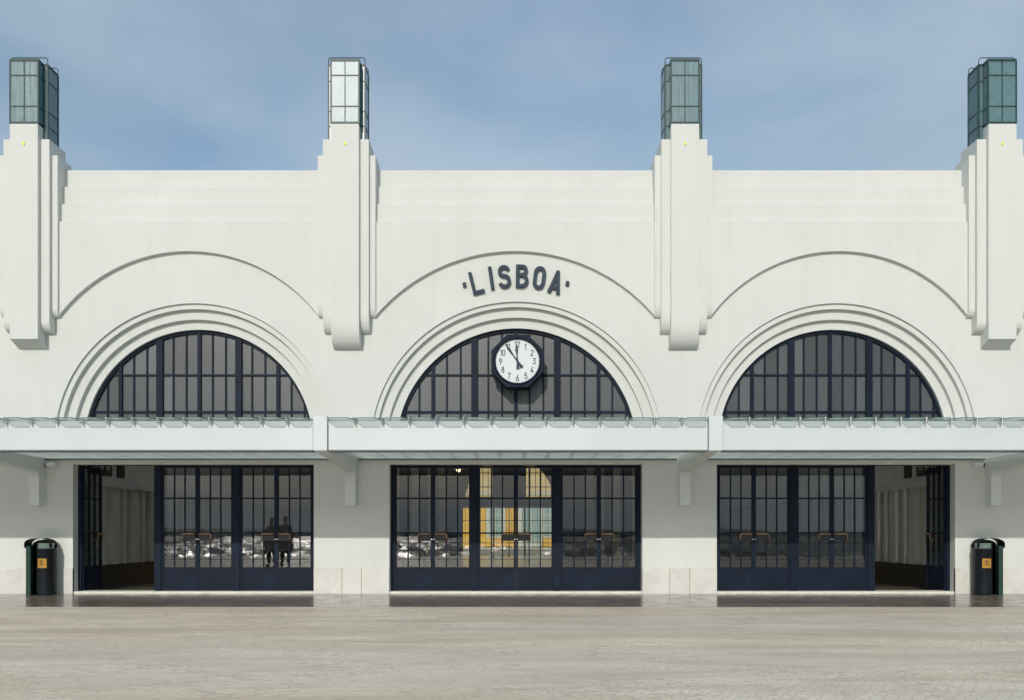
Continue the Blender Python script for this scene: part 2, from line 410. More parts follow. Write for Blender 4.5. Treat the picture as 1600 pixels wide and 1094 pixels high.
# pilasters with stepped tops and rolled feet
def pil_stage(m, w, p, zb, zt, curve, yb=0.42, flat=False):
    prof = [(yb, zt), (-p, zt)]
    n = 10
    if flat: prof += [(-p, zb+0.135), (0.0, zb+0.01)]
    else:
      for i in range(n+1):
        a = i/n*PI/2
        prof.append((-p*math.cos(a)**0.9 if a < PI/2-1e-6 else 0.0, zb + curve - curve*math.sin(a)))
    prof += [(0.02, zb), (0.02, 7.2), (yb, 7.2)]
    m.prism(prof, -w/2, w/2, 'x')
pil = None
for i, xc in enumerate(XP):
    if i in (0, 1, 3):
        m = MB(); pil_stage(m, 0.522, 0.32, 4.66, 8.82, 0.44, 0.0, flat=i != 1)
        pil = m.build('pilaster', 'stucco', st)
        m = MB(); pil_stage(m, 0.862, 0.225, 4.95, 8.57, 0.34 if i == 1 else 0.20)
        s2 = m.build('pilaster_step', 'stucco', pil)
        m = MB(); pil_stage(m, 1.09, 0.14, 5.25, 8.30, 0.24 if i == 1 else 0.16)
        s3 = m.build('pilaster_step', 'stucco', pil)
        m = MB(); m.tube([(0, -0.319, 8.45), (0, -0.338, 8.45)], 0.024, 12); m.box(-0.010, 0.010, -0.334, -0.319, 8.41, 8.44)
        m.build('warning_dot', 'yellow', pil)
        o = pil
    else:
        o = copy_tree(pil, st)
    o.location.x = xc

# ---- lunette windows
def lunette(b, y=0.37, glassmat='lunette_glass', posts=None, parent=st, zb=ZS, R=None, name='arched_window', th=0.05):
    R = R or b['R'][3]; cx, zc = b['c'], b['zc']
    wi = (b['x1']-b['x0'])/3
    fr = MB()
    o = arc_pts(cx, zc, R-0.001, zb+0.001, 64); inn = arc_pts(cx, zc, R-0.055, zb+0.05, 64)
    fr.prism(o, y-th, y+th, 'y', [inn])
    mid = (b['x0']+b['x1'])/2
    def top(x): return zc + math.sqrt(max(0, (R-0.03)**2 - (x-cx)**2))
    for k in range(-9, 10):
        x = mid + k*wi/6
        if abs(x-cx) > R-0.1 or top(x) < zb+0.1: continue
        if (k % 6) in (3,): w = 0.062; d = 0.06         # axes of the door posts
        elif (k % 6) == 0: w = 0.034; d = 0.045
        else: w = 0.017; d = 0.022
        fr.box(x-w, x+w, y-d, y+d, zb+0.01, top(x))
    for z, w in ((4.226, 0.019), (3.51, 0.022)):
        hw = math.sqrt((R-0.03)**2 - (z-zc)**2)
        fr.box(cx-hw, cx+hw, y-0.024, y+0.024, z-w, z+w)
    f = fr.build(name, 'navy', parent)
    # panes between the bars, each of slightly different hammered glass
    rng = random.Random(int(cx*10)+5); gl = MB(); cuts = [zb+0.03, 3.51, 4.226, 99]; mats = []
    Rg = R-0.02; bw = wi/6
    for k in range(-9, 9):
        xa, xb = mid + k*bw + 0.003, mid + (k+1)*bw - 0.003
        xs = [xa + (xb-xa)*i/6 for i in range(7)]
        tp = [zc + math.sqrt(max(0, Rg*Rg - (x-cx)**2)) if abs(x-cx) < Rg else -1 for x in xs]
        for a, b_ in zip(cuts, cuts[1:]):
            up = [(x, min(t_, b_-0.003)) for x, t_ in zip(xs, tp) if t_ > a+0.012]
            if len(up) < 2 or max(t_ for _, t_ in up) < a+0.02: continue
            n0 = len(gl.bm.faces)
            gl.prism([(up[0][0], a+0.003), (up[-1][0], a+0.003)] + up[::-1], y+0.004, y+0.012, 'y')
            mats += [rng.choice([0, 0, 1, 2, 2, 3])]*(len(gl.bm.faces)-n0)
    gl.bm.faces.ensure_lookup_table()
    if glassmat == 'lunette_glass':
        for fc, mi in zip(gl.bm.faces, mats): fc.material_index = mi
    go = gl.build('glass', glassmat, f)
    if glassmat == 'lunette_glass':
        for q in (1, 2, 3): go.data.materials.append(M['lunette_glass_%d' % q])
    return f
# thin bars sit at thirds of a leaf, so spacing is wi/6
for b in BAYS: lunette(b)

# ---- doors
YD = 0.25
def leaf(w, side, h=2.40):
    """door leaf, hinge at x=0, extends to +x (side=1) or -x (side=-1)"""
    f = MB(); s = side
    def bx(m, a, b, *r): m.box(min(a*s, b*s), max(a*s, b*s), *r)
    t = 0.022
    bx(f, 0.0, 0.045, -t, t, 0.0, h); bx(f, w-0.042, w-0.0008, -t, t, 0.0, h)
    bx(f, 0.045, w-0.042, -t, t, h-0.04, h); bx(f, 0.045, w-0.042, -t, t, 0.415, 0.445); bx(f, 0.045, w-0.042, -t, t, 0.0, 0.03)
    iw = w - 0.087
    for k in (1, 2): bx(f, 0.045+iw*k/3-0.012, 0.045+iw*k/3+0.012, -0.018, 0.018, 0.446, h-0.041)
    for z in (1.775, 1.105): bx(f, 0.045, w-0.042, -0.0205, 0.0205, z-0.015, z+0.015)
    for z in (0.915, 0.775, 0.60): bx(f, 0.045, w-0.042, -0.0245, -0.0185, z-0.005, z+0.005)
    d = f.build('door', 'navy', st)
    k = MB(); bx(k, 0.046, w-0.043, -0.012, 0.012, 0.031, 0.414); bx(k, 0.085, w-0.082, -0.017, -0.0121, 0.07, 0.375)
    k.build('kick_panel', 'navy', d)
    gl = MB(); bx(gl, 0.04, w-0.038, -0.003, 0.003, 0.44, h-0.035); gl.build('glass', 'door_glass', d)
    lb = MB(); bx(lb, w-0.26, w-0.035, -0.05, -0.0225, 0.955, 1.075); lb.build('lock_box', 'black', d)
    hd = MB(); hx = w-0.275
    hd.tube([(s*hx, -0.055, 0.965), (s*hx, -0.09, 1.0), (s*hx, -0.09, 1.078), (s*(hx+0.03), -0.09, 1.09), (s*(w-0.07), -0.09, 1.09), (s*(w-0.05), -0.055, 1.09), (s*(w-0.05), -0.03, 1.09)], 0.014, 8)
    hd.tube([(s*hx, -0.02, 0.965), (s*hx, -0.06, 0.965)], 0.012, 8)
    hd.build('handle', 'bronze', d, True)
    lk = MB(); lk.tube([(s*(w-0.022), -0.022, 0.985), (s*(w-0.022), -0.032, 0.985)], 0.013, 10); lk.build('lock', 'steel', d)
    return d
for bi, b in enumerate(BAYS):
    x0, x1 = b['x0'] + 0.02, b['x1'] - 0.02
    wi = (x1-x0)/3; pw = 0.062
    fr = MB()
    for k in range(4):
        x = x0 + k*wi
        if k == 0: fr.box(b['x0']+0.0005, x+0.045, YD-0.04, YD+0.05, 0.045, ZT-0.001)
        elif k == 3: fr.box(x-0.045, b['x1']-0.0005, YD-0.04, YD+0.05, 0.045, ZT-0.001)
        else: fr.box(x-pw, x+pw, YD-0.045, YD+0.055, 0.045, ZT-0.001)
    fr.box(b['x0']+0.001, b['x1']-0.001, YD-0.035, YD+0.04, 2.462, ZT-0.002)
    fr.build('door_frame', 'navy', st)
    for k in range(3):
        a = x0 + k*wi + (0.047 if k == 0 else pw+0.002); c = x0 + (k+1)*wi - (0.047 if k == 2 else pw+0.002)
        lw = (c-a)/2
        opened = (bi == 0 and k == 0) or (bi == 2 and k == 2)
        dl = leaf(lw, 1); dl.location = (a, YD, 0.055); dr = leaf(lw, -1); dr.location = (c, YD, 0.055)
        if opened:
            dl.rotation_euler.z = math.radians(86); dr.rotation_euler.z = math.radians(-86)
            dl['label'] = 'door leaf swung open into the hall'; dr['label'] = 'door leaf swung open into the hall'

# ---- hall interior
H = 30.0
fl = MB(); fl.prism([(-W+0.3, 0.45), (W-0.3, 0.45), (W-0.3, H), (-W+0.3, H)], -0.05, 0.012, 'z'); fl.build('hall_floor', 'hall_floor', st)
for s, xw in ((-1, 8.62), (1, 8.55)):
    iw = MB()
    a, c = sorted((s*xw, s*(xw+0.3)))
    iw.box(a, c, 0.47, H-0.3, 0.0, 7.0)
    y = 0.9; k = 0
    while y < 16:
        wv = 0.34 if k % 2 == 0 else 0.14
        a, c = sorted((s*xw, s*(xw-0.12)))
        iw.box(a, c, y, y+wv, 0.5, 2.12); y += wv + (0.34 if k % 2 else 0.22); k += 1
    a, c = sorted((s*(xw+0.01), s*(xw-0.16))); iw.box(a, c, 0.49, H-0.31, 2.12, 2.24)
    a, c = sorted((s*(xw+0.01), s*(xw-0.10))); iw.box(a, c, 0.49, H-0.31, 2.241, 2.33)
    iw.build('hall_wall', 'hall_stone', st)
for s, xw in ((-1, 8.62), (1, 8.55)):
    pl = MB()
    a, c = sorted((s*(xw+0.01), s*(xw-0.12))); pl.box(a, c, 0.5, H-0.4, 0.013, 0.5)
    for (ya, yb) in ((1.0, 2.1), (2.4, 2.75)):
        a, c = sorted((s*(xw+0.01), s*(xw-0.03))); pl.box(a, c, ya, yb, 2.36, 3.4)
    pl.build('hall_plinth', 'black', st)
# scroll grilles in the dark frieze panels
for s, xw in ((-1, 8.62), (1, 8.55)):
    for yc in (1.25, 1.55, 1.85):
        sp = [(s*(xw-0.05), yc + 0.13*(1-i/26)*math.cos(i*0.5), 2.56 + 0.13*(1-i/26)*math.sin(i*0.5)) for i in range(24)]
        sg = MB(); sg.tube(sp, 0.012, 6); sg.build('scroll_grille', 'hall_stone', st)
for (sx, yy) in [(s*3.55, y) for y in (9.5, 15.5, 21.5, 27.0) for s in (-1, 1)]:
    cm = MB(); cm.box(sx-0.13, sx+0.13, yy-0.25, yy+0.25, 0.35, 6.6, 0.02); cm.box(sx-0.2, sx+0.2, yy-0.32, yy+0.32, 0.012, 0.35, 0.01)
    cm.box(sx-0.2, sx+0.2, yy-0.32, yy+0.32, 6.6, 6.85, 0.01); cm.build('column', 'column', st)
rf = MB()
rf.prism([(-W, 0.6), (W, 0.6), (W, H), (-W, H)], 7.0, 7.25, 'z', [[(-1.2, 8), (1.2, 8), (1.2, 26), (-1.2, 26)], [(-8.3, 0.9), (-4.2, 0.9), (-4.2, 9), (-8.3, 9)], [(4.2, 0.9), (8.3, 0.9), (8.3, 9), (4.2, 9)]])
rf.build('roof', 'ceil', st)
sk = MB()  # unseen roof glazing, added to let daylight into the hall
for (a, c, e, f) in ((-1.25, 1.25, 7.95, 26.05), (-8.35, -4.15, 0.85, 9.05), (4.15, 8.35, 0.85, 9.05)): sk.grid(lambda u_, v_: (a+(c-a)*u_, e+(f-e)*v_, 7.27), 2, 2)
sk.build('added_skylight', 'added_skylight', st)
# side and back walls
bw = MB()
RX = -0.34
BB = dict(c=RX, x0=RX-2.41, x1=RX+2.41, zc=2.79, R=(2.78, 2.68, 2.5, 2.31))
bw.prism([(-W, 0.001), (RX-2.41, 0.001), (RX-2.41, 2.48), (RX+2.41, 2.48), (RX+2.41, 0.001), (W, 0.001), (W, 8.1), (-W, 8.1)], H, H+0.4, 'y', [arc_pts(RX, 2.79, 2.31, 2.95)])
bw.box(-W, -W+0.3, 0.47, H-0.001, 0.0, 6.99); bw.box(W-0.3, W, 0.47, H-0.001, 0.0, 6.99)
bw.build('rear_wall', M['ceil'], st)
lunette(BB, H+0.2, 'back_lunette', zb=2.95, name='rear_window')
rd = MB()
for k in range(7):
    x = RX-2.38 + k*4.76/6; w_ = 0.05 if k in (2, 4) else 0.025
    rd.box(x-w_, x+w_, H+0.15, H+0.22, 0.0, 2.47)
for k in range(18):
    x = RX-2.38 + (k+0.5)*4.76/18; rd.box(x-0.009, x+0.009, H+0.17, H+0.2, 0.4, 2.46)
for z in (0.45, 1.16, 1.8, 2.45): rd.box(RX-2.38, RX+2.38, H+0.165, H+0.205, z-0.018, z+0.018)
rd_o = rd.build('rear_door', 'navy', st)
gl = MB(); gl.box(RX-2.37, RX+2.37, H+0.18, H+0.186, 0.4, 2.46); gl.build('glass', 'clear', rd_o)

lp = empty('pendant_lamp', (-1.46, 6.0, 2.72), label='small lit pendant lamp glowing behind the left middle doors', cat='lamp')
m = MB(); m.tube([(0, 0, 0.12), (0, 0, 4.27)], 0.008, 6); m.build('rod', 'black', lp)
m = MB(); m.tube([(0, 0, 0.22), (0, 0, 0.14), (0, 0, 0.06)], 0.03, 20, 0.16); m.build('lamp_shade', 'bronze', lp)
em, et, ep = newmat('lit_bulb'); ep.inputs['Emission Color'].default_value = (1, 0.72, 0.38, 1); ep.inputs['Emission Strength'].default_value = 5
m = MB(); m.grid(lambda u, v: (0.055*math.sin(v*PI)*math.cos(u*2*PI), 0.055*math.sin(v*PI)*math.sin(u*2*PI), 0.04+0.055*math.cos(v*PI)), 16, 10)
bmesh.ops.remove_doubles(m.bm, verts=m.bm.verts[:], dist=0.0005); m.build('bulb', em, lp, True)
hp = empty('hanging_panel', (-0.22, 12.0, 2.2), label='dark blank panel hanging in the hall before the yellow arch', cat='panel')
m = MB(); m.box(-0.52, 0.52, -0.05, 0.05, 0.02, 1.9, 0.01); m.build('board', 'black', hp)
for x in (-0.4, 0.4): m = MB(); m.tube([(x, 0, 1.9), (x, 0, 4.79)], 0.015, 8); m.build('rod', 'steel', hp)
# ------------------------------------------------------------------ canopy
can = empty('canopy', (0, -1.5, 2.5), label='long white canopy with green glass roof panes over the doors', cat='canopy')
def cpart(m, name, mat, parent=can, smooth=False):
    o = m.build(name, mat, parent, smooth)
    if parent is can: o.location = (0, 1.5, -2.5)
    return o
YF = -2.9; XB = [-9.08, -3.12, 3.19, 9.05]
spans = [(-W, XB[0]-0.12), (XB[0]+0.12, XB[1]-0.12), (XB[1]+0.12, XB[2]-0.12), (XB[2]+0.12, XB[3]-0.12), (XB[3]+0.12, W)]
for a, c in spans:
    f = MB(); f.box(a+0.003, c-0.003, YF, YF+0.16, 2.485, 2.952, 0.006); cpart(f, 'fascia', 'white_paint')
    lip = MB(); lip.box(a+0.004, c-0.004, YF-0.012, YF+0.18, 2.462, 2.4845); lip.box(a+0.004, c-0.004, -0.06, -0.001, 2.556, 2.576)
    cpart(lip, 'edge_strip', 'edge')
    sf = MB(); sf.grid(lambda u_, v_: (a+0.004+(c-a-0.008)*u_, YF+0.18+(-0.06-YF-0.18)*v_, 2.58), 14, 4); cpart(sf, 'soffit', 'soffit')
    n = 14; w = (c-a)/n
    jo = MB()
    for k in range(n):
        x = a + k*w
        pn = MB(); g_ = 0.006
        pn.prism([(g_, -0.07), (w-g_, -0.07), (w-g_, YF-0.06), (w-0.085, YF-0.25), (0.085, YF-0.25), (g_, YF-0.06)], 0.0, 0.016, 'z')
        o = pn.build('roof_pane', 'canopy_glass', can); o.data.materials.append(M['glass_edge'])
        for pf in o.data.polygons:
            if abs(pf.normal.z) < 0.5: pf.material_index = 1
        o.location = (x, 1.5, 2.964-2.5)
        if k:
            jo.box(x-0.012, x+0.012, YF+0.17, -0.07, 2.84, 2.93)
            bo = MB(); bo.tube([(x, YF-0.1, 2.90), (x, YF-0.1, 2.985)], 0.012, 8); bo.tube([(x, YF-0.1, 2.981), (x, YF-0.1, 2.997)], 0.024, 12)
            bo.tube([(x, YF-0.1, 2.93), (x, YF+0.01, 2.90)], 0.012, 8); bo.tube([(x, YF-0.1, 2.95), (x, YF-0.1, 2.963)], 0.024, 12)
            cpart(bo, 'glass_fixing', 'steel', smooth=False)
    cpart(jo, 'rafters', 'white_paint')
for xb in XB:
    b = MB()
    b.prism([(-0.001, 1.68), (-0.21, 1.68), (-0.215, 2.24), (-0.26, 2.31), (YF-0.0, 2.50), (YF, 2.955), (-0.001, 2.955)], xb-0.098, xb+0.098, 'x')
    o = cpart(b, 'bracket', 'bracket')
    e = MB(); e.box(xb-0.112, xb+0.112, YF-0.045, YF+0.1, 2.475, 3.03, 0.006); e.build('end_cap', 'white_paint', o)
# ------------------------------------------------------------------ lanterns on the pilasters
def lantern(xc, label):
    r = empty('roof_lantern', (xc, 0, 8.57), label=label, cat='roof lantern', group='glazed lanterns on top of the pilasters')
    z = lambda v: v - 8.57
    fr = MB()
    hw, yf, yb = 0.345, -0.11, 0.29; t = 0.014
    T = 10.01
    for x in (-hw, hw):
        for y in (yf, yb): fr.box(x-t, x+t, y-t, y+t, z(8.57), z(T))
    for zz in (8.585, 8.86, 9.14, 9.71, T):
        q = 0.010 if zz not in (8.585, T) else 0.016
        for y in (yf, yb): fr.box(-hw-0.001, hw+0.001, y-0.012, y+0.012, z(zz)-q, z(zz)+q)
        for x in (-hw, hw): fr.box(x-0.012, x+0.012, yf, yb, z(zz)-q*0.9, z(zz)+q*0.9)
    # front bay
    bw_, by = 0.262, -0.30
    for x in (-bw_, bw_): fr.box(x-t, x+t, by-t, by+t, z(8.83), z(T)+0.004)
    for x in (-bw_, bw_): fr.box(x-0.010, x+0.010, yf-0.02, yf+0.016, z(8.83), z(T)+0.004)
    fr.box(-0.009, 0.009, by-0.011, by+0.011, z(8.83), z(T))
    for zz in (8.845, 9.15, 9.73, T):
        q = 0.010 if zz not in (8.845, T) else 0.018
        fr.box(-bw_, bw_, by-0.013, by+0.013, z(zz)-q+0.003, z(zz)+q+0.003)
        for x in (-bw_, bw_): fr.box(x-0.011, x+0.011, by, yf, z(zz)-q+0.003, z(zz)+q+0.003)
    fr.build('frame', 'teal_frame', r)
    gl = MB()
    gl.box(-hw+0.003, hw-0.003, yb-0.004, yb+0.004, z(8.59), z(T))
    gl.box(-hw-0.003, -hw+0.003, yf+0.004, yb-0.006, z(8.59), z(T)); gl.box(hw-0.003, hw+0.003, yf+0.004, yb-0.006, z(8.59), z(T))
    gl.box(-hw+0.004, -bw_, yf-0.004, yf+0.003, z(8.59), z(T)); gl.box(bw_, hw-0.004, yf-0.004, yf+0.003, z(8.59), z(T))
    gl.box(-bw_-0.003, -bw_+0.003, by+0.006, yf-0.006, z(8.84), z(T)); gl.box(bw_-0.003, bw_+0.003, by+0.006, yf-0.006, z(8.84), z(T))
    gl.build('side_glass', 'lantern_glass', r)
    fg = MB()
    fg.box(-bw_+0.014, -0.01, by-0.004, by+0.004, z(8.85), z(T)); fg.box(0.01, bw_-0.014, by-0.004, by+0.004, z(8.85), z(T))
    fg.build('front_glass', 'front_glass', r)
    cp = MB(); cp.box(-hw+0.02, hw-0.02, yf+0.02, yb-0.02, z(9.74), z(T)-0.03); cp.box(-bw_+0.02, bw_-0.02, by+0.03, yf+0.019, z(9.76), z(T)-0.03)
    cp.build('shade_block', 'grey_green', r)  # solid boxes added inside to darken the top of the glass like roof shade
    top = MB(); top.box(-hw-0.006, hw+0.006, yf-0.006, yb+0.006, z(T)+0.017, z(T)+0.03); top.box(-bw_-0.008, bw_+0.008, by-0.008, yf-0.008, z(T)+0.023, z(T)+0.034)
    top.build('cap', 'teal_frame', r)
    for y in (yf, yb):
        h = MB(); e = 0.05; zt = z(10.16)
        pts = [(-hw, y, z(T)), (-hw, y, zt-e)] + [(-hw+e-e*math.cos(a), y, zt-e+e*math.sin(a)) for a in (0.5, 1.0)] + [(-hw+e, y, zt), (hw-e, y, zt)] + [(hw-e+e*math.sin(a), y, zt-e+e*math.cos(a)) for a in (0.5, 1.0)] + [(hw, y, zt-e), (hw, y, z(T))]
        h.tube(pts, 0.0085, 6); h.build('hoop_rail', 'teal_frame', r, True)
    return r
for xc, lb in zip(XP, ['teal glazed lantern on the leftmost pilaster',
                       'silvery lantern flashing back the sun, between left and middle arches',
                       'teal glazed lantern between the middle and right arches',
                       'teal glazed lantern on the rightmost pilaster']):
    lantern(xc, lb)

# ------------------------------------------------------------------ strokes for letters and numerals
def ell(cx, cy, rx, ry, a0, a1, n=14):
    return [(cx+rx*math.cos(math.radians(a0+(a1-a0)*i/n)), cy+ry*math.sin(math.radians(a0+(a1-a0)*i/n))) for i in range(n+1)]
def ribbon(m, pts, w, T, y0, y1, closed=False):
    """flat stroke of width w along pts, extruded y0..y1; T maps (u,v) to (x,z)"""
    P = [Vector(p) for p in pts]; n = len(P); Lf, Rt = [], []
    for i in range(n):
        if closed: a, b = P[i-1], P[(i+1) % n]
        else: a, b = P[max(i-1, 0)], P[min(i+1, n-1)]
        d1 = (P[i]-a).normalized() if (P[i]-a).length > 1e-9 else (b-P[i]).normalized()
        d2 = (b-P[i]).normalized() if (b-P[i]).length > 1e-9 else d1
        n1 = Vector((-d1.y, d1.x)); n2 = Vector((-d2.y, d2.x)); nn = (n1+n2)
        nn = nn.normalized() if nn.length > 1e-6 else n1
        k = min(1/max(nn.dot(n1), 0.3), 2.2)
        Lf.append(P[i]+nn*w/2*k); Rt.append(P[i]-nn*w/2*k)
    mk = lambda q, y: m.bm.verts.new((T(q)[0], y, T(q)[1]))
    v = [[mk(q, y) for q in s] for s in (Lf, Rt) for y in (y0, y1)]   # Lf y0, Lf y1, Rt y0, Rt y1
    for i in range(n if closed else n-1):
        j = (i+1) % n
        for a, b in ((0, 2), (1, 3), (0, 1), (2, 3)): m.bm.faces.new((v[a][i], v[a][j], v[b][j], v[b][i]))
    if not closed:
        for i in (0, n-1): m.bm.faces.new((v[0][i], v[1][i], v[3][i], v[2][i]))
h_ = 0.075
GL = {
 'L': [([(h_, 1), (h_, h_), (0.52, h_)], 0)],
 'I': [([(0.08, 1), (0.08, 0)], 0)],
 'S': [(ell(0.27, 0.735, 0.19, 0.19, 12, 180, 14) + ell(0.27, 0.70, 0.19, 0.16, 182, 262, 6) + ell(0.27, 0.30, 0.20, 0.235, 80, 0, 8) + ell(0.27, 0.27, 0.20, 0.195, -8, -168, 14), 0)],
 'B': [([(h_, 0), (h_, 1)], 0), ([(0.09, 1-h_), (0.27, 1-h_)] + ell(0.27, 0.745, 0.17, 0.18, 85, -85, 12) + [(0.27, 0.56), (0.09, 0.56)], 0), ([(0.27, 0.545)] + ell(0.27, 0.31, 0.205, 0.235, 85, -85, 12) + [(0.27, h_), (0.09, h_)], 0)],
 'O': [(ell(0.26, 0.70, 0.19, 0.225, 0, 180, 14) + ell(0.26, 0.30, 0.19, 0.225, 180, 360, 14), 1)],
 'A': [([(0.06, 0), (0.27, 1)], 0), ([(0.245, 1), (0.47, 0)], 0), ([(0.12, 0.26), (0.42, 0.26)], 0)],
 '0': [(ell(0.25, 0.68, 0.19, 0.25, 0, 180, 10) + ell(0.25, 0.32, 0.19, 0.25, 180, 360, 10), 1)],
 '1': [([(0.06, 0.74), (0.26, 0.94), (0.26, 0)], 0)],
 '2': [(ell(0.25, 0.73, 0.19, 0.20, 170, -35, 14) + [(0.08, 0.07), (0.46, 0.07)], 0)],
 '3': [([(0.07, 0.93), (0.42, 0.93), (0.22, 0.60)] + ell(0.22, 0.32, 0.20, 0.26, 80, -150, 14), 0)],
 '4': [([(0.30, 0.98), (0.07, 0.25), (0.48, 0.25)], 0), ([(0.36, 0.50), (0.36, 0.0)], 0)],
 '5': [([(0.42, 0.93), (0.12, 0.93), (0.09, 0.50)] + ell(0.24, 0.32, 0.20, 0.255, 115, -150, 14), 0)],
 '6': [([(0.33, 0.97), (0.09, 0.48)], 0), (ell(0.25, 0.31, 0.19, 0.25, 0, 360, 20)[:-1], 1)],
 '7': [([(0.06, 0.93), (0.44, 0.93), (0.18, 0.0)], 0)],
 '8': [(ell(0.25, 0.74, 0.155, 0.19, 0, 360, 16)[:-1], 1), (ell(0.25, 0.29, 0.19, 0.23, 0, 360, 18)[:-1], 1)],
 '9': [([(0.17, 0.03), (0.41, 0.52)], 0), (ell(0.25, 0.69, 0.19, 0.25, 0, 360, 20)[:-1], 1)],
}
def glyph(m, ch, T, w, y0, y1):
    for i, (pts, cl) in enumerate(GL[ch]): ribbon(m, pts, w, T, y0 - 0.0012*i, y1, bool(cl))
GW = {'L': 0.54, 'I': 0.16, 'S': 0.54, 'B': 0.53, 'O': 0.52, 'A': 0.53}
sg = empty('lettering', (0, 0, 5.6), label='dark grey raised letters reading LISBOA curved above the middle arch', cat='sign')
AC = (0.02, 2.86)   # arc centre
for ch, px, py in (('L', 745, 441.6), ('I', 767.5, 434.7), ('S', 788, 432.5), ('B', 815.6, 431.7), ('O', 842.7, 434.2), ('A', 868.5, 441), ('.', 725.7, 445), ('.', 886.6, 443)):
    x, zz = (px-806)/82.2, (833-py)/82.2 + 1.16
    th_ = {'L': 14, 'I': 8.5, 'S': 4, 'B': -1, 'O': -7.5, 'A': -13}.get(ch, 10 if px < 800 else -9)
    a = math.radians(th_); ca, sa = math.cos(a), math.sin(a)
    m = MB()
    if ch == '.':
        m.box(-0.033, 0.033, -0.06, -0.004, -0.042, 0.042, 0.004); o = m.build('dot', 'letter', sg)
    else:
        H_ = 0.435
        def T(q, ch=ch): return ((q[0]-GW[ch]/2)*H_*1.0, (q[1]-0.5)*H_)
        glyph(m, ch, T, 0.155, -0.065, -0.012)
        m.box(-0.02, 0.02, -0.014, 0.0, -0.02, 0.02) if ch in 'IB' else None
        o = m.build('letter_' + ch.lower(), 'letter', sg)
    o.location = (x, -0.0, zz-5.6); o.rotation_euler.y = -a if False else a*-1
    # tilt: left letters lean so their tops point outwards from the arc centre
    o.rotation_euler.y = -a

# ------------------------------------------------------------------ clock
CK = empty('wall_clock', (0.03, -0.16, 4.41), label='round white clock in a navy octagonal case on the middle arched window', cat='clock')
def octo(r, rot=PI/8, sx=1): return [(r*math.cos(rot+i*PI/4)*sx, r*math.sin(rot+i*PI/4)) for i in range(8)]
R8 = 0.495/math.cos(PI/8)
m = MB(); circ = [(0.452*math.cos(2*PI*i/64), 0.452*math.sin(2*PI*i/64)) for i in range(64)]
m.prism(octo(R8), 0.02, 0.10, 'y', [circ]); m.prism(octo(R8*0.965), 0.101, 0.5, 'y')
m.prism(octo(R8*0.985), 0.003, 0.0199, 'y', [circ]); m.build('case', 'navy', CK)
m = MB(); 
m.grid(lambda u, v: (((0.435+0.022*math.cos(v*2*PI))*math.cos(u*2*PI)), -0.002-0.018*math.sin(v*2*PI), (0.435+0.022*math.cos(v*2*PI))*math.sin(u*2*PI)), 64, 8)
m.build('bezel', 'navy', CK, True)
m = MB(); m.prism([(0.43*math.cos(2*PI*i/64), 0.43*math.sin(2*PI*i/64)) for i in range(64)], 0.03, 0.1, 'y'); m.build('face', 'clock_face', CK)
for k in range(1, 13):
    nm = MB()
    a = math.radians(90-30*k); s_ = str(k); hh = 0.118
    rr = 0.318
    for q, ch in enumerate(s_):
        off = (-0.25*hh) if len(s_) == 1 else ((-0.50 + (0.0 if q == 0 else (0.40 if k != 11 else 0.36)))*hh)
        def T(p_, off=off, a=a): return (rr*math.cos(a) + off + p_[0]*hh, rr*math.sin(a) + (p_[1]-0.5)*hh)
        glyph(nm, ch, T, 0.125, 0.024, 0.031)
    nm.build('numeral', 'ink', CK)
for k in range(60):
    a = 2*PI*k/60; r_ = 0.0085 if k % 5 == 0 else 0.005; dm = MB()
    dm.prism([(0.408*math.cos(a)+r_*math.cos(b*PI/4), 0.408*math.sin(a)+r_*math.sin(b*PI/4)) for b in range(8)], 0.025, 0.031, 'y')
    dm.build('minute_dot', 'ink', CK)
def hand(name, ang, ln, wd, y):
    m = MB()
    m.prism([(-0.032, -0.15), (0.032, -0.15), (0.014, -0.02), (0.010, ln*0.35), (wd, ln*0.62), (0.006, ln), (-0.006, ln), (-wd, ln*0.62), (-0.010, ln*0.35), (-0.014, -0.02)], y-0.004, y, 'y')
    o = m.build(name, 'letter', CK); o.rotation_euler.y = math.radians(ang); return o
hand('hour_hand', -4, 0.335, 0.026, 0.017); hand('minute_hand', -35.5, 0.40, 0.022, 0.007)
m = MB(); m.tube([(0, 0.03, 0), (0, -0.004, 0)], 0.022, 14); m.build('hub', 'letter', CK)
m = MB(); m.box(-0.2, 0.2, 0.1, 0.5, 0.46, 0.52); m.build('hanger', 'navy', CK)

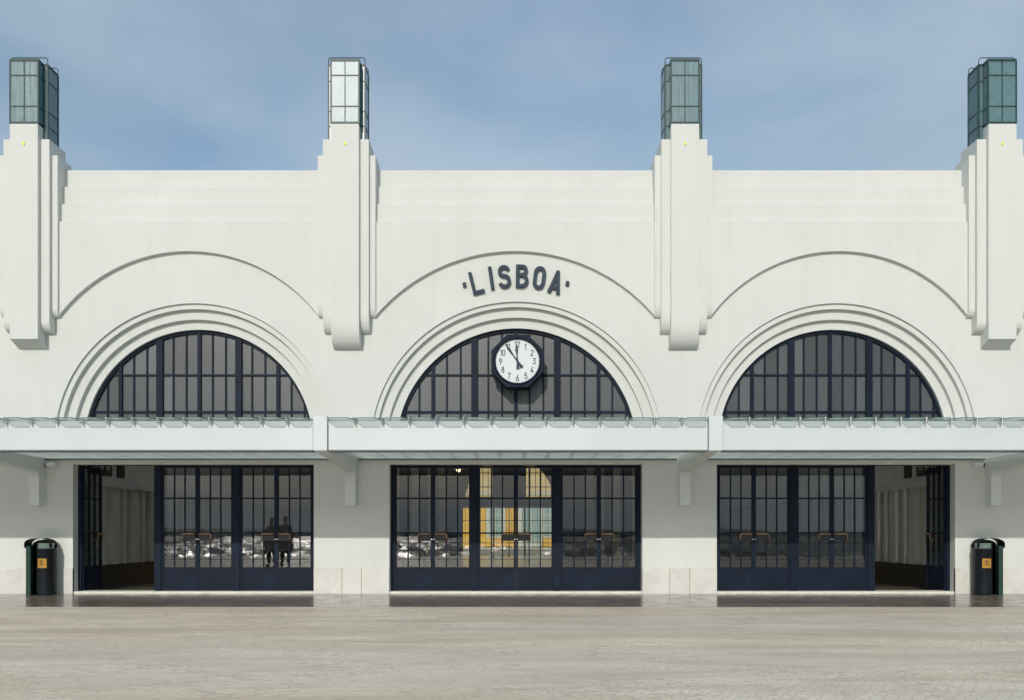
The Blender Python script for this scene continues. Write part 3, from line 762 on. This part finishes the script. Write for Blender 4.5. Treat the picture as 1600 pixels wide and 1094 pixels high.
# ------------------------------------------------------------------ litter bins
def litter_bin(x, s, label):
    """s = +1: can on the right of the shell, -1 mirrored"""
    r = empty('litter_bin', (x, -0.24, 0.0), label=label, cat='litter bin', group='hooded litter bins against the facade')
    def shell_prof(t_):   # half-oval outline in plan from front-left round the back to front-right
        return t_
    def band_xz(u):      # outline of the hood in elevation, left foot -> crown -> right lip
        if u < 0.15: return (-0.32, 0.86 + 0.06*u/0.15)
        if u > 0.85: return (0.315, 0.92 - 0.05*(u-0.85)/0.15)
        w_ = (u-0.15)/0.7; x_ = -0.32 + 0.635*(0.5-0.5*math.cos(w_*PI)); return (x_, 0.92 + 0.125*math.sin(w_*PI)**0.8)
    m = MB()
    m.grid(lambda u, v: (s*band_xz(u)[0]*0.75, -0.15 - 0.02*math.sin(u*PI)*(1-v) + 0.29*v, band_xz(u)[1]+0.02), 40, 3)
    bmesh.ops.solidify(m.bm, geom=m.bm.faces[:], thickness=0.014)
    m.build('hood', 'bin', r, True)
    m = MB()             # side wing curling forward, and the back panel
    wing = [(-0.19, 0.15), (-0.26, 0.15), (-0.305, 0.11), (-0.318, 0.03), (-0.318, -0.08), (-0.312, -0.14), (-0.30, -0.175), (-0.27, -0.20), (-0.17, -0.205)]
    def wg(u, v):
        f = u*(len(wing)-1); i = min(int(f), len(wing)-2); f -= i
        return (s*0.74*(wing[i][0]*(1-f)+wing[i+1][0]*f), 0.72*(wing[i][1]*(1-f)+wing[i+1][1]*f), v*0.92)
    m.grid(wg, 24, 1); bmesh.ops.solidify(m.bm, geom=m.bm.faces[:], thickness=0.012); m.build('shell', 'bin_shell', r, True)
    m = MB(); m.prism([(s*x_*0.75, z_) for x_, z_ in [(-0.30, 0.0), (0.30, 0.0)] + [(band_xz(u/20)[0]*0.95, band_xz(u/20)[1]-0.01) for u in range(19, 0, -1)]], 0.115, 0.13, 'y'); m.build('back_panel', 'bin', r)
    m = MB(); cx = s*0.105; cy = -0.02; R = 0.165
    prof = [(0.0, 0.0), (R*0.90, 0.0), (R*0.92, 0.02), (R, 0.06), (R, 0.84), (R*1.04, 0.845), (R*1.04, 0.87), (R*0.95, 0.875), (R*0.9, 0.84), (0, 0.82)]
    m.grid(lambda u, v: (cx + prof[round(v*(len(prof)-1))][0]*math.cos(u*2*PI), cy + prof[round(v*(len(prof)-1))][0]*math.sin(u*2*PI), prof[round(v*(len(prof)-1))][1]), 32, len(prof)-1)
    bmesh.ops.remove_doubles(m.bm, verts=m.bm.verts[:], dist=0.0005)
    m.build('can', 'bin', r, True)
    m = MB()   # grey inner ring under the hood
    m.grid(lambda u, v: (cx + (R*0.86)*math.cos(u*2*PI), cy + (R*0.86)*math.sin(u*2*PI), 0.84+0.13*v), 28, 1)
    bmesh.ops.solidify(m.bm, geom=m.bm.faces[:], thickness=0.006); m.build('inner_ring', 'grey_green', r, True)
    m = MB(); hw = 0.085   # label wrapped on the can
    def st_(u, v):
        an = -PI/2 + (u-0.5)*2*hw/R; return (cx + (R+0.003)*math.cos(an), cy + (R+0.003)*math.sin(an), 0.51 + 0.175*v)
    m.grid(st_, 8, 1); bmesh.ops.solidify(m.bm, geom=m.bm.faces[:], thickness=0.002); lab = m.build('sticker', 'orange', r)
    m = MB()
    def P_(u, v): 
        an = -PI/2 + u/R; return (cx + (R+0.008)*math.cos(an), cy + (R+0.008)*math.sin(an), 0.60+v)
    m.tube([P_(0.045*math.cos(i*PI/8)*1.0, 0.05*math.sin(i*PI/8)) for i in range(2, 15)], 0.004, 5)
    m.tube([P_(-0.02, 0.03), P_(0.0, -0.005), P_(-0.02, -0.04)], 0.006, 5); m.tube([P_(0.0, -0.005), P_(0.025, -0.03)], 0.006, 5); m.tube([P_(-0.005, 0.01), P_(0.03, 0.015)], 0.005, 5)
    m.tube([P_(-0.018, 0.036), P_(-0.018, 0.05)], 0.01, 6)
    m.build('pictogram', 'ink', lab)
    return r
litter_bin(-8.925, 1, 'dark hooded litter bin with amber sticker, beside the left doorway')
litter_bin(8.875, -1, 'dark hooded litter bin with amber sticker, beside the right doorway')

# ------------------------------------------------------------------ security cameras
def seccam(x, s, label):
    r = empty('security_camera', (x, 0, 2.455), label=label, cat='security camera', group='white security cameras under the canopy')
    m = MB(); m.tube([(0.05*s, 0.0, 0.0), (0.05*s, -0.02, 0.0)], 0.05, 16); m.tube([(0.05*s, -0.02, 0.0), (0.04*s, -0.12, -0.01)], 0.022, 10); m.build('mount', 'cam_white', r)
    m = MB(); m.tube([(0.07*s, -0.13, 0.0), (-0.06*s, -0.18, -0.02)], 0.045, 16, 0.052); m.build('body', 'cam_white', r)
    m = MB(); m.tube([(-0.060*s, -0.18, -0.02), (-0.085*s, -0.19, -0.024)], 0.046, 16, 0.036); m.build('lens', 'black', r)
seccam(-8.80, 1, 'small white security camera on the wall left of the left doorway')
seccam(8.76, -1, 'small white security camera on the wall right of the right doorway')

# ------------------------------------------------------------------ yellow building seen through the hall
YB = 62.0
yb_ = empty('yellow_building', (0, YB, 0), label='yellow building with pale window surrounds seen through the middle doors', cat='building')
def yp(m, name, mat, par=yb_):
    o = m.build(name, mat, par)
    if par is yb_: o.location = (0, -YB, 0)
    return o
m = MB(); m.box(-26, 26, YB, YB+12, 0, 4.69); yp(m, 'wall', 'yellow_wall'); m = MB(); m.box(-26, 26, YB, YB+12, 4.69, 13); yp(m, 'upper_wall', 'cream')
m = MB(); m.box(-26.4, 26.4, YB-0.4, YB+12.4, 13.001, 13.5); m.box(-26, 26, YB-0.08, YB-0.001, 4.35, 4.7); yp(m, 'cornice', 'trim')
m = MB(); m.prism([(YB-0.5, 13.5), (YB+12.5, 13.5), (YB+6, 16.5)], -26.5, 26.5, 'x'); yp(m, 'roof', 'roof_tile')
for fl_, zz in enumerate((0.9, 5.6, 9.4)):
    for k in range(-5, 6):
        if fl_ and k in (0, 1): continue
        x = -1.7 + k*4.6
        m = MB(); m.box(x-0.8, x+0.8, YB-0.12, YB-0.002, zz-0.15, zz+2.75)
        o = yp(m, 'window_surround', 'trim')
        m = MB(); m.box(x-0.55, x+0.55, YB-0.15, YB-0.121, zz, zz+2.6); m.build('window', 'grey_green', o)
        m = MB()
        for q in (-0.55, 0, 0.55): m.box(x+q-0.03, x+q+0.03, YB-0.18, YB-0.151, zz, zz+2.6)
        for q in (0.9, 1.8): m.box(x-0.55, x+0.55, YB-0.178, YB-0.152, zz+q-0.03, zz+q+0.03)
        m.build('window_bars', 'trim', o)
m = MB(); m.box(0.2, 2.2, YB-0.5, YB-0.01, 0, 3.9); m.box(0.15, 2.25, YB-0.55, YB-0.49, 3.7, 3.95); o = yp(m, 'porch', 'trim')
m = MB(); m.box(0.55, 1.3, YB-0.53, YB-0.501, 0.4, 3.5); m.box(1.4, 2.1, YB-0.53, YB-0.501, 0.4, 3.5); m.build('porch_glazing', 'grey_green', o)

# ------------------------------------------------------------------ people mirrored in the door glass
def skin_mesh(name, nodes, edges, mat, parent, root=0, sub=2):
    me = bpy.data.meshes.new(name); me.from_pydata([n[0] for n in nodes], edges, [])
    o = bpy.data.objects.new(name, me); C.objects.link(o)
    md = o.modifiers.new('s', 'SKIN'); 
    for i, n in enumerate(nodes):
        sv = me.skin_vertices[0].data[i]; r = n[1] if isinstance(n[1], tuple) else (n[1], n[1]); sv.radius = r; sv.use_root = (i == root)
    o.modifiers.new('u', 'SUBSURF').levels = sub
    dg = bpy.context.evaluated_depsgraph_get(); ev = bpy.data.meshes.new_from_object(o.evaluated_get(dg))
    C.objects.unlink(o); bpy.data.objects.remove(o)
    ev.materials.clear(); ev.materials.append(M[mat])
    for p_ in ev.polygons: p_.use_smooth = True
    o = bpy.data.objects.new(name, ev); C.objects.link(o); o.parent = parent; return o
def person(x, y, rz, h, label, coat='coat', armbend=0.0):
    r = empty('person', (x, y, -0.004), label=label, cat='person'); r.rotation_euler.z = rz; k = h/1.75; r.scale = (k, k, k)
    N = [((0, 0, .95), (.15, .11)), ((0, 0, 1.12), (.135, .10)), ((0, 0, 1.30), (.155, .11)), ((0, .01, 1.43), (.11, .08)), ((0, .0, 1.50), .055), ((0, -.005, 1.58), .075), ((0, -.01, 1.66), (.082, .098)), ((0, -.005, 1.715), (.06, .075))]
    E = [(i, i+1) for i in range(7)]
    def add(p_, r_, par):
        N.append((p_, r_)); E.append((par, len(N)-1)); return len(N)-1
    for s in (-1, 1):
        a = add((s*.10, 0, .88), .09, 0); a = add((s*.105, -.005, .50), .06, a); a = add((s*.11, .02, .30), .056, a); a = add((s*.11, .02, .09), .038, a); a = add((s*.12, -.09, .045), .036, a); add((s*.125, -.17, .03), .028, a)
        a = add((s*.175, .01, 1.40), .06, 3); a = add((s*.215, .02, 1.13), .044, a); a = add((s*.20, -.06-armbend, .90), .03, a); hnd = add((s*.20, -.08-armbend, .84), (.034, .02), a)
        for f in range(4): q = add((s*(.20), -.105-armbend+.018*f, .80), .009, hnd); add((s*(.195), -.105-armbend+.018*f, .755+.006*abs(f-1.5)), .008, q)
        q = add((s*.19, -.12-armbend, .83), .010, hnd); add((s*.185, -.128-armbend, .80), .008, q)
    add((0, -.102, 1.625), .014, 5)
    skin_mesh('body', N, E, 'skin', r)
    m = MB()
    def coatf(u, v):
        z_ = 0.52 + v*0.96; an = u*2*PI
        wx = [.27, .26, .25, .225, .225, .24, .11][min(6, int(v*6))]*(1-(v*6-int(v*6))) + [.27, .26, .25, .225, .225, .24, .11][min(6, int(v*6)+1)]*(v*6-int(v*6))
        return (wx*math.cos(an), wx*.68*math.sin(an), z_ + .012*math.sin(3*an)*(1-v))
    m.grid(coatf, 28, 12)
    bmesh.ops.remove_doubles(m.bm, verts=m.bm.verts[:], dist=0.0005); m.build('coat', coat, r, True)
    for s in (-1, 1):
        skin_mesh('sleeve', [((s*.15, .01, 1.42), .075), ((s*.185, .015, 1.36), .075), ((s*.218, .02, 1.13), .060), ((s*.203, -.055-armbend, .905), .046)], [(0, 1), (1, 2), (2, 3)], coat, r)
        skin_mesh('trouser_leg', [((s*.09, 0, .90), .11), ((s*.105, -.005, .50), .078), ((s*.11, .02, .10), .062)], [(0, 1), (1, 2)], 'trouser', r)
        skin_mesh('shoe', [((s*.11, .03, .05), .05), ((s*.12, -.08, .045), .048), ((s*.126, -.19, .035), .036)], [(0, 1), (1, 2)], 'shoe', r)
    m = MB()
    def hf(u, v):
        an = u*2*PI; ph = v*PI*0.62; b_ = 1.0
        p_ = Vector((.096*math.sin(ph)*math.cos(an), .02+.108*math.sin(ph)*math.sin(an), 1.665+.105*math.cos(ph)))
        if p_.y < -0.02 and p_.z < 1.70: p_.y = -0.02 - (p_.y+0.02)*-0.25; p_.z = max(p_.z, 1.70)
        return p_
    m.grid(hf, 24, 10); bmesh.ops.remove_doubles(m.bm, verts=m.bm.verts[:], dist=0.0005); m.build('hair', 'hair', r, True)
    return r
person(-7.93, -14.0, 2.9, 1.72, 'person in a long dark coat mirrored in the left doors, hands low', armbend=0.03)
person(-8.36, -13.9, -2.9, 1.68, 'person in dark jacket mirrored in the left doors beside another', armbend=0.08)
